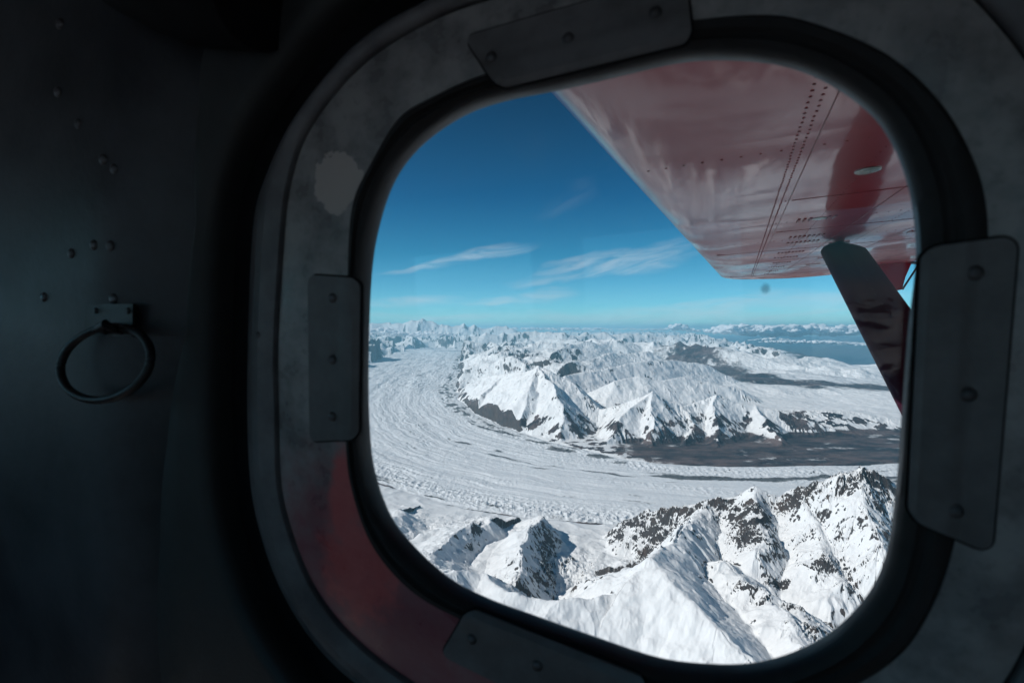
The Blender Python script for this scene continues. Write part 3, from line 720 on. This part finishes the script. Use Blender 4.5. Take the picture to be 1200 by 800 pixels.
# surround: flat skin, groove, rounded moulding, then the dark channel
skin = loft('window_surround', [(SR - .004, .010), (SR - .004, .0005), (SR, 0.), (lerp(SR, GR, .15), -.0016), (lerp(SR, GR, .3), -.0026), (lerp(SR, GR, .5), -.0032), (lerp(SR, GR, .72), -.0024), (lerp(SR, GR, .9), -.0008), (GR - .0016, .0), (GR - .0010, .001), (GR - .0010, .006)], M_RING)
mold = loft('moulding', [(GR + .0010, .006), (GR + .0010, -.001), (GR + .0022, -.0034), (lerp(GR, MR, .22), -.0055), (lerp(GR, MR, .4), -.0058), (lerp(GR, MR, .43), -.0045), (lerp(GR, MR, .58), -.0040),
              (lerp(GR, MR, .62), -.0028), (lerp(GR, MR, .8), .001), (lerp(GR, MR, .93), .006), (MR, .010), (MR + .001, .014)], M_MOLD)
loft('groove', [(GR + .0030, .0035), (GR - .0030, .0035)], M_DARK)
seal = loft('window_seal', [(OR + .014, .030), (OR + .003, .024), (OR + .0005, .018), (OR, .006), (lerp(OR, SR, .12), .001), (lerp(OR, SR, .30), -.0015), (lerp(OR, SR, .42), .0005), (lerp(OR, SR, .50), .0005),
              (lerp(OR, SR, .62), -.003), (lerp(OR, SR, .84), -.003), (lerp(OR, SR, .97), .0), (SR, .006), (SR, .031)], M_RUB)
# pane: one sheet of plexiglass set into the seal
m, q, b, o = new_mat('window_plexiglass'); q.nt.nodes.remove(b)
fr = q.n('ShaderNodeFresnel', {'IOR': 1.45}).outputs[0]
uvp = q.n('ShaderNodeTexCoord').outputs['Object']
sm = q.ss(q.noise(uvp, 30., 5., .6), .66, .80, 0., .05)
tr = q.n('ShaderNodeBsdfTransparent', {0: (.975, .985, .99, 1)}); gl = q.n('ShaderNodeBsdfGlossy', {'Color': (1, 1, 1, 1), 'Roughness': .01})
df = q.n('ShaderNodeBsdfDiffuse', {0: (.6, .65, .7, 1)})
mx = q.n('ShaderNodeMixShader', {0: q.m('MULTIPLY', fr, .5), 1: tr.outputs[0], 2: gl.outputs[0]})
uvw = q.n('ShaderNodeUVMap', uv_map='wall').outputs[0]
def pspot(px, py, rx, ry, rot=0.):
    c = wp(px, py, .011); v = q.n('ShaderNodeVectorMath', {0: uvw, 1: (*c, 0)}, operation='SUBTRACT').outputs[0]
    v = q.mapping(v, rot=(0, 0, R(rot))); s3 = q.n('ShaderNodeSeparateXYZ', {0: v}).outputs; sc = D_W / FPX
    return q.m('ADD', q.m('POWER', q.m('ABSOLUTE', q.m('DIVIDE', s3[0], rx * sc)), 2.), q.m('POWER', q.m('ABSOLUTE', q.m('DIVIDE', s3[1], ry * sc)), 2.))
haze_ = q.m('ADD', 0.0, q.m('MULTIPLY', q.ss(q.noise(uvw, 14., 6., .7), .55, .8), .02))
tl = q.n('ShaderNodeBsdfTranslucent', {0: (.9, .93, .95, 1)})
mx = q.n('ShaderNodeMixShader', {0: haze_, 1: mx.outputs[0], 2: tl.outputs[0]})
dk = q.n('ShaderNodeBsdfDiffuse', {0: (.05, .06, .06, 1)})
mx = q.n('ShaderNodeMixShader', {0: q.m('MULTIPLY', q.ss(pspot(897, 338, 6, 7), .0, 1., 1., 0.), .28), 1: mx.outputs[0], 2: dk.outputs[0]})
L(q, mx.outputs[0], o.inputs[0]); M_GLASS = m
pane = PMB(); rim = OR + .0035
f_, k_ = ring(rim, .0105), ring(rim, .0130)
pane.add(f_ + k_, [tuple(range(NT)), tuple(range(2 * NT - 1, NT - 1, -1))] + [(i, (i + 1) % NT, NT + (i + 1) % NT, NT + i) for i in range(NT)])
wall_uv(pane.build('window_pane', M_GLASS, smooth=False))
# panel around the window, its left edge over a dark gap
EDGE = [(270, -420), (290, -120), (268, -30), (246, 20), (232, 70), (228, 130), (225, 260), (215, 390), (192, 520), (184, 640), (186, 800), (190, 980), (200, 1250)]
def rect_r(x0, x1, y0, y1):
    out = []
    for t in TT:
        c, s = math.cos(t), math.sin(t); r_ = 9.
        if c > 1e-6: r_ = min(r_, (x1 - CW[0]) / c)
        if c < -1e-6: r_ = min(r_, (x0 - CW[0]) / c)
        if s > 1e-6: r_ = min(r_, (y1 - CW[1]) / s)
        if s < -1e-6: r_ = min(r_, (y0 - CW[1]) / s)
        out.append(r_)
    return np.array(out)
ep = np.array([wp(*p, -.022) for p in EDGE]) - CW; et = np.unwrap(np.arctan2(ep[:, 1], ep[:, 0]) % (2 * math.pi)); er = np.hypot(*ep.T)
o_ = np.argsort(et); RE = rect_r(-3., 1.3, -1.0, .62)
t2 = TT % (2 * math.pi); inside = (t2 >= et.min()) & (t2 <= et.max())
PR = np.where(inside, np.interp(t2, et[o_], er[o_]), RE); PR = np.minimum(PR, RE)
PI_ = MR + .022
loft('shadow_channel', [(MR - .001, .014), (MR + .012, .014), (PI_ + .004, .010)], M_DARK)  # recess whose shadow is painted in as a near-black colour
loft('wall_panel', [(PI_ + .002, .012), (PI_, -.008), (PI_ + .002, -.016), (PI_ + .008, -.021), (PI_ + .016, -.022), (lerp(PI_ + .016, PR - .006, .5), -.023), (PR - .006, -.022), (PR - .001, -.019), (PR, -.013), (PR, .03)], M_PAN)
# fuselage skin outside, closing the wall
RX = rect_r(-2.6, 2.6, -1.18, .60)
loft('fuselage_skin', [(OR + .012, .026), (OR + .03, .030), (RX, .034), (RX, .040), (OR + .028, .036), (OR + .012, .034)],
     painted('red_skin', (.30, .012, .018), (.34, .014, .02), .25, 5.), closed=True)
# ---- retainer plates, each with its three screws
def plate(c4, screws, lip, tang, wout=-.0034, wlip=-.0052):
    """c4: corner pixels outer-a, outer-b, inner-b, inner-a (inner = towards the pane)"""
    A_, B_, C_, D_ = [wp(*p, -.003) for p in c4]
    nL, nW = 40, 12; V = []; rows = []
    ln = np.linalg.norm(B_ - A_); wd = np.linalg.norm(D_ - A_); rc_ = .0085
    for i in range(nL + 1):
        # denser rows near the ends for round corners
        t = .5 - .5 * math.cos(math.pi * i / nL); dist_ = min(t, 1 - t) * ln
        ins = 0 if dist_ > rc_ else rc_ - math.sqrt(max(rc_ ** 2 - (rc_ - dist_) ** 2, 0))
        row = []
        for j in range(nW + 1):
            v = ins / wd + (1 - 2 * ins / wd) * j / nW
            p = (A_ * (1 - t) + B_ * t) * (1 - v) + (D_ * (1 - t) + C_ * t) * v
            k = np.clip((v - lip) / .12, 0, 1); k = k * k * (3 - 2 * k)
            k2 = np.clip((v - .90) / .10, 0, 1)
            row.append((p, wout + (wlip - wout) * k + .004 * k2 * k2))
        rows.append(row)
    mb = PMB(); th = .0012; n = nW + 1
    top = [wpos(p, w_ - th) for r_ in rows for p, w_ in r_]; bot = [wpos(p, w_ + .001) for r_ in rows for p, w_ in r_]
    K = len(top); F = []
    for i in range(nL):
        for j in range(nW):
            a = i * n + j; F.append((a, a + 1, a + n + 1, a + n)); F.append((K + a, K + a + n, K + a + n + 1, K + a + 1))
    bd = [i * n for i in range(nL + 1)] + [nL * n + j for j in range(1, n)] + [i * n + nW for i in range(nL - 1, -1, -1)] + [j for j in range(nW - 1, 0, -1)]
    for a, b2 in zip(bd, bd[1:] + bd[:1]): F.append((a, b2, K + b2, K + a))
    mb.add(top + bot, F); po = mb.build('retainer_plate', M_PLATE)
    # thin dark strip outlining the plate
    cen = sum(p for p, _ in rows[nL // 2]) / n; ex = .0016
    ol = [rows[i // n][i % n] for i in bd]; c0 = (A_ + B_ + C_ + D_) / 4
    o_n = []
    for k, (p, w_) in enumerate(ol):
        a_p, b_p = ol[k - 2][0], ol[(k + 2) % len(ol)][0]; tn = b_p - a_p; nn_ = np.array([tn[1], -tn[0]]) / (np.hypot(*tn) + 1e-9)
        if nn_ @ (p - c0) < 0: nn_ = -nn_
        o_n.append((p + nn_ * ex, w_ + .0004))
    sb = PMB(); m_ = len(ol)
    sb.add([wpos(p, w_ + .0002) for p, w_ in ol] + [wpos(p, w_) for p, w_ in o_n] + [wpos(p, w_ + .003) for p, w_ in o_n],
           [(i, (i + 1) % m_, m_ + (i + 1) % m_, m_ + i) for i in range(m_)] + [(m_ + i, m_ + (i + 1) % m_, 2 * m_ + (i + 1) % m_, 2 * m_ + i) for i in range(m_)])
    sb.build('plate_outline', M_DARK, po)
    for s_ in screws:
        c = wp(*s_, -.004); sc_ = PMB(); w0 = wout - th
        sc_.dome(wpos(c, w0 + .0002), .0046, .0030, -N_W, 18, 5); sc_.build('screw', M_SCREW, po)
    return po
plate([(362, 322), (364, 517), (419, 514), (421, 326)], [(390, 349), (390, 421), (390, 488)], .62, 1)
plate([(803, -30), (544, 44), (584, 104), (812, 48)], [(576, 68), (666, 46), (768, 16)], .50, 1)
plate([(517, 766), (735, 874), (760, 796), (549, 712)], [(553, 748), (630, 779), (715, 812)], .70, 1)
plate([(1161, 648), (1192, 276), (1080, 291), (1064, 606)], [(1142, 320), (1134, 462), (1119, 598)], .42, 1)
for s_ in [(303, 392)]:
    sc_ = PMB(); sc_.dome(wpos(wp(*s_, -.005), -.0048), .0034, .002, -N_W, 14, 3); sc_.build('screw', M_SCREW, mold)
# ---- side panel further forward, curving away into the gap
sp = PMB(); nx, ny = 40, 30; V = []
for j in range(ny + 1):
    for i in range(nx + 1):
        px_ = -420 + (232 - -420) * i / nx; py_ = -420 + 1670 * j / ny
        xr = np.clip((px_ - 118) / 75., 0, 1)
        V.append(wpos(wp(px_, py_, -.035), -.035 + .055 * xr ** 2 + .0006 * math.sin(px_ * .021 + py_ * .013)))
sp.add(V, [(j * (nx + 1) + i, j * (nx + 1) + i + 1, (j + 1) * (nx + 1) + i + 1, (j + 1) * (nx + 1) + i) for j in range(ny) for i in range(nx)])
side = sp.build('side_panel', M_SIDE)
for (a, b2) in [(92, 145), (121, 187), (134, 198), (84, 297), (110, 287), (129, 288), (70, 28), (52, 348), (133, 350), (68, 108)]:
    xr = np.clip((a - 118) / 75., 0, 1); w0 = -.035 + .055 * xr ** 2
    sc_ = PMB(); sc_.dome(wpos(wp(a, b2, w0), w0 + .0004), .0058, .0034, -N_W, 18, 5); sc_.build('screw', M_SCREW, side)
# a dark curved former crossing the panel's top
rb = PMB(); rb.tube([wpos(wp(a, b2, -.05), -.05) for a, b2 in [(20, -260), (90, -110), (160, -40), (230, -10), (300, -10)]], .045, 24)
rb.build('former', M_DARK)
# ---- tie-down ring on its bracket
W_R = -.052
rg = PMB(); pts = []
for i in range(56):
    t = 2 * math.pi * i / 56; pts.append(wpos(wp(124 + 52 * math.cos(t), 425 + 42 * math.sin(t), W_R), W_R - .008 * math.sin(t)))
rg.tube(pts, .0042, 14, closed=True)
fit = PMB()
M_FIT = painted('blackened_steel', (.012, .012, .014), (.030, .030, .034), .45, 60., metal=.3)
def pad(mb, px0, py0, px1, py1, w0, th):
    c = [wp(px0, py0, w0), wp(px1, py0, w0), wp(px1, py1, w0), wp(px0, py1, w0)]
    mb.add([wpos(p, w0) for p in c] + [wpos(p, w0 - th) for p in c], [(0, 1, 2, 3), (4, 7, 6, 5), (0, 4, 5, 1), (1, 5, 6, 2), (2, 6, 7, 3), (3, 7, 4, 0)])
pad(fit, 104, 356, 160, 394, -.0335, .004)
for a, b2 in [(112, 364), (152, 385), (150, 364)]: fit.dome(wpos(wp(a, b2, -.038), -.0374), .0035, .002, -N_W, 14, 3)
fit.tube([wpos(wp(119, 388, -.04), -.036), wpos(wp(121, 384, -.05), -.054), wpos(wp(129, 379, -.056), -.060), wpos(wp(136, 384, -.05), -.054), wpos(wp(138, 388, -.04), -.036)], .0042, 12)
fo = fit.build('tie_down_fitting', M_FIT); rg.build('ring', painted('ring_steel', (.012, .012, .014), (.03, .03, .034), .35, 60., metal=.6), fo)
# ---- cabin shell (local axes: aft, out, up) with windows on the far side
shell = MB(); s0 = -1.15
def lb(lo, hi): shell.box(lo, hi)
lb((-2.6, -1.2, .50), (2.6, .60, .54)); lb((-2.6, -1.2, -1.16), (2.6, .60, -1.12))
lb((2.56, -1.2, -1.12), (2.6, .60, .50)); lb((-2.6, -1.2, -1.12), (-2.56, .60, -.15)); lb((-2.6, -1.2, .38), (-2.56, .60, .50))
wins = [(-2.1, -1.50), (-1.3, -.75), (-.55, .0), (.2, .75), (.95, 1.5)]; z0, z1 = -.36, .28
lb((-2.56, -1.2, -1.12), (2.56, -1.17, z0)); lb((-2.56, -1.2, z1), (2.56, -1.17, .50))
xs = [-2.56] + [v for p_ in wins for v in p_] + [2.56]
for i in range(0, len(xs), 2): lb((xs[i], -1.2, z0), (xs[i + 1], -1.17, z1))
shell.build('cabin_shell', M_CAB, plane, smooth=False)

# ------------------------------------------------------------------ wing (local axes)
H_W = .32; LE = -.298; TE = 1.76; S0, S1 = .47, 8.80
SEC = [(LE + .001, .405), (LE + .004, .385), (LE + .014, .366), (LE + .035, .349), (LE + .07, .336), (LE + .12, .327), (LE + .18, .3215), (LE + .25, .3202)] + \
      [(x_, .320) for x_ in np.linspace(.1, 1.70, 17)] + [(TE, .326), (TE + .004, .334), (1.5, .40), (1.0, .51), (.5, .56), (.15, .555), (-.1, .51), (LE + .03, .445)]
st = list(np.linspace(S0, S1 - .35, 40)) + [S1 - .25, S1 - .17, S1 - .10, S1 - .05, S1 - .02, S1]
wg = MB(); V = []; ns = len(SEC)
for s_ in st:
    e = np.clip((s_ - (S1 - .35)) / .35, 0, 1)
    dr = .10 * e ** 1.6; th_ = math.sqrt(max(1 - e ** 2.2, .0016))
    for (a, u) in SEC:
        k = math.sin(math.pi * np.clip((a - LE) / (TE - LE), 0, 1)) ** .6
        mid = .40; uu = mid + (u - mid) * (1 - (1 - th_) * .75) - dr * k * .9
        aa = a + (e ** 3) * .10 * (1 - (a - LE) / (TE - LE))
        V.append((aa, s_, uu))
F = []
for i in range(len(st) - 1):
    for j in range(ns): j2 = (j + 1) % ns; F.append((i * ns + j, i * ns + j2, (i + 1) * ns + j2, (i + 1) * ns + j))
F.append(tuple(range(ns))); F.append(tuple((len(st) - 1) * ns + j for j in range(ns)))
wg.add(V, F)
m, q, b, o = new_mat('glossy_red_paint')
oc = q.n('ShaderNodeTexCoord').outputs['Object']
b.inputs['Base Color'].default_value = (.27, .008, .020, 1)
L(q, q.mix(q.noise(oc, 2.5, 4.), (.145, .0006, .009, 1), (.20, .0012, .013, 1)), b.inputs['Base Color'])
b.inputs['Roughness'].default_value = .35; b.inputs['Specular IOR Level'].default_value = .15
L(q, q.ss(q.noise(q.mapping(oc, (1.25, .5, 1)), 1.5, 3.5, .5, .8), .34, .68, .03, .66), b.inputs['Coat Weight']); b.inputs['Coat IOR'].default_value = 1.42
L(q, q.ss(q.noise(oc, 3.0, 4.), .3, .8, .05, .12), b.inputs['Coat Roughness'])
# skin between ribs is slightly dished: that bends the reflections
h1 = q.noise(q.mapping(oc, (1.2, .8, 1)), 1.15, 1.2, .4, .3); h2 = q.noise(q.mapping(oc, (3.4, 1.6, 1)), 2.2, 2., .5)
h3 = q.noise(q.mapping(oc, (14, 3.0, 1)), 1.2, 2., .5)
rs = q.n('ShaderNodeSeparateXYZ', {0: oc}).outputs
rib_ = q.m('ABSOLUTE', q.m('SINE', q.m('MULTIPLY', rs[1], math.pi / .62)))
hh_ = q.m('ADD', q.m('ADD', q.m('MULTIPLY', h1, .030), q.m('MULTIPLY', h2, .0010)), q.m('ADD', q.m('MULTIPLY', h3, .00012), q.m('MULTIPLY', rib_, .0008)))
bp = q.n('ShaderNodeBump', {'Strength': 1.0, 'Distance': 1.0, 'Height': hh_})
L(q, bp.outputs[0], b.inputs['Coat Normal']); L(q, bp.outputs[0], b.inputs['Normal'])
M_WING = m
wing = wg.build('wing', M_WING, plane)
M_SEAM = painted('seam_dark_red', (.09, .008, .014), (.14, .012, .018), .45, 30.)  # darker red for seams, rivets and louvres
ub = H_W
rv = MB(); rnd = random.Random(5)
def rivrow(a0, s_0, a1, s_1, sp_, r_=.0042, jit=.0008):
    n = max(2, int(math.hypot(a1 - a0, s_1 - s_0) / sp_))
    for i in range(n + 1):
        t = i / n; rv.dome((a0 + (a1 - a0) * t + rnd.uniform(-jit, jit), s_0 + (s_1 - s_0) * t, ub + .0002), r_, .0022, (0, 0, -1), 7, 2)
for a_ in (.110, .128): rivrow(a_, .6, a_, 8.5, .028, .0033)
SPAN = [(.30, 0.9), (.47, 1.5), (.62, 1.2), (.80, 1.0), (1.02, 1.0), (1.24, 1.0), (1.45, 2.)]
for a_, s_b in SPAN: rivrow(a_, s_b, a_, 8.45, .05, .0024)
CH = [1.35, 2.05, 2.62, 2.95, 3.42, 3.78, 4.05, 4.55, 5.1, 5.8, 6.6, 7.4, 8.2]
for k, s_ in enumerate(CH): rivrow(.14 if k % 4 else LE + .10, s_, 1.72, s_, .040, .0026 if k % 2 else .0034)
rv.build('rivet_rows', M_SEAM, wing)
sm_ = MB()
for a_ in (.150, .47, .80, 1.26): sm_.box((a_ - .0011, .55, ub - .0012), (a_ + .0011, 8.45, ub + .004))
for s_ in (2.05, 2.97, 4.08, 5.1, 6.6, 8.05): sm_.box((LE + .14 if s_ in (4.08, 8.05) else .158, s_ - .0014, ub - .0012), (1.72, s_ + .0014, ub + .004))
sm_.build('panel_seams', M_SEAM, wing, smooth=False)
# inspection openings and drain louvres
def oval_cover(a_, s_, ra, rs_):
    c = MB(); n = 24
    for (k, z_, mat_) in ((1., ub - .003, None),):
        V = [(a_ + ra * math.cos(2 * math.pi * i / n), s_ + rs_ * math.sin(2 * math.pi * i / n), ub + .001) for i in range(n)]
        V += [(x_, y_, ub - .0025) for x_, y_, _ in V] + [(a_ + (x_ - a_) * .72, s_ + (y_ - s_) * .72, ub - .0040) for x_, y_, _ in V]
        F = [(i, (i + 1) % n, n + (i + 1) % n, n + i) for i in range(n)] + [(n + i, n + (i + 1) % n, 2 * n + (i + 1) % n, 2 * n + i) for i in range(n)] + [tuple(2 * n + i for i in range(n))]
        c.add(V, F)
    return c.build('inspection_cover', painted('cover_grey', (.10, .14, .13), (.20, .24, .22), .3, 50.), wing)
oval_cover(.31, 1.70, .030, .042); oval_cover(.30, 2.60, .026, .036)
for (a_, s_, n_l) in [(.31, 1.70, 0), (.30, 2.60, 7), (.33, 3.30, 8), (.34, 3.62, 8), (.33, 4.35, 8), (.33, 4.85, 8), (.34, 5.5, 7), (.33, 6.2, 7), (.33, 7.0, 6), (.33, 7.8, 6), (.66, 5.3, 6), (.66, 6.2, 6), (.92, 2.5, 7), (.92, 3.6, 7)]:
    if not n_l: continue
    lv = MB()
    for i in range(n_l):
        x_ = a_ + (i - n_l / 2) * .022
        if s_ == 2.60 and abs(x_ - .30) < .03: continue
        lv.box((x_ - .005, s_ - .045, ub - .004), (x_ + .005, s_ + .045, ub + .002))
    lv.build('louvre', M_SEAM, wing, smooth=False, bevel=.001)
# flap hinge fin and its pushrod
fb = MB(); s_ = 7.5
prof = [(1.30, ub + .002), (1.765, ub + .004), (1.70, ub - .16), (1.665, ub - .30), (1.56, ub - .315), (1.44, ub - .17)]
nP = len(prof); Vt = [(a, s_ - .035, u) for a, u in prof] + [(a, s_ + .035, u) for a, u in prof]
fb.add(Vt, [tuple(range(nP)), tuple(range(2 * nP - 1, nP - 1, -1))] + [(i, (i + 1) % nP, nP + (i + 1) % nP, nP + i) for i in range(nP)])
fbo = fb.build('flap_hinge', M_WING, plane, smooth=False, bevel=.006)
rod = MB(); rod.tube([(1.84, s_ - .02, ub - .01), (1.665, s_ - .04, ub - .30)], .011, 10); rod.tube([(1.72, s_ - .02, ub), (1.85, s_ - .02, ub - .015)], .016, 10)
rod.build('pushrod', M_SCREW, fbo)
# ------------------------------------------------------------------ strut
def wing_hit(px, py):
    r = pxray(px, py); P = r * (H_W / (r @ U_AX)); return loc(P)
top_ = wing_hit(982, 284)
best = None
for ab in np.linspace(.2, 1.6, 141):
    bt = np.array([ab, .52, -1.12]); t = np.linspace(0, .9, 200)[:, None]; P = (top_ + (bt - top_) * t) @ B3.T
    y_ = 386 - 640 * P[:, 2] / P[:, 1]; x_ = 600 + 640 * P[:, 0] / P[:, 1]; i = np.argmin(abs(y_ - 430)); e = abs(x_[i] - 1072)
    if best is None or e < best[0]: best = (e, bt)
bot_ = best[1]; dv = unit(bot_ - top_); print('strut', top_, bot_)
ch = unit(np.array([1, 0, 0]) - dv * dv[0]); tk = unit(np.cross(dv, ch)); ln_ = np.linalg.norm(bot_ - top_)
sec = []
for i in range(32):
    t = 2 * math.pi * i / 32; x_ = math.cos(t); y_ = math.sin(t)
    sec.append((.5 * x_, .5 * y_ * (.5 - .36 * (x_ * .5 + .0)) * .62))
stt = MB(); V = []; sts = [(.100, .62, .5), (.105, .78, .85), (.118, .90, 1.), (.14, .97, 1), (.17, 1., 1)] + [(v, 1, 1) for v in np.linspace(.25, ln_ - .1, 20)]
CHD = .232
for (d_, wc, wt) in sts:
    o3 = top_ + dv * d_
    for (x_, y_) in sec:
        V.append(tuple(o3 + ch * (x_ * CHD * wc + (.0 if d_ > .2 else 0)) + tk * y_ * CHD * wt + dv * (.13 * max(x_, 0) * (1 if d_ < .2 else 0) * (0.2 - min(d_, .2)) * 5)))
F = [(i * 32 + j, i * 32 + (j + 1) % 32, (i + 1) * 32 + (j + 1) % 32, (i + 1) * 32 + j) for i in range(len(sts) - 1) for j in range(32)]
F += [tuple(range(32)), tuple((len(sts) - 1) * 32 + j for j in range(32))]
stt.add(V, F)
for i in range(46):
    d_ = .25 + i * .06
    if d_ > ln_ - .2: break
    sgn = 1 if (tk @ (-(top_ + dv * d_))) > 0 else -1
    stt.dome(top_ + dv * d_ + ch * (.02 * CHD) + tk * sgn * CHD * .151, .0045, .0025, tk * sgn, 7, 2)
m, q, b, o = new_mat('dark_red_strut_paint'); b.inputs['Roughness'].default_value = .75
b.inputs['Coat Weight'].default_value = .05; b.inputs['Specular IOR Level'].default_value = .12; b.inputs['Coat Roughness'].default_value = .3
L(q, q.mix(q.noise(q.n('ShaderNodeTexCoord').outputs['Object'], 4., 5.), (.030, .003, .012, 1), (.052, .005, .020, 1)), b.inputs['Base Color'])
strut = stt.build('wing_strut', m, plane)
ft = MB(); ft.tube([top_ + np.array([0, 0, .01]), top_ + dv * .13], [.030, .024], 14); ft.tube([top_ + np.array([-.05, 0, .006]), top_ + np.array([.06, 0, .006])], .018, 12)
ft.build('strut_fitting', M_SCREW, strut)
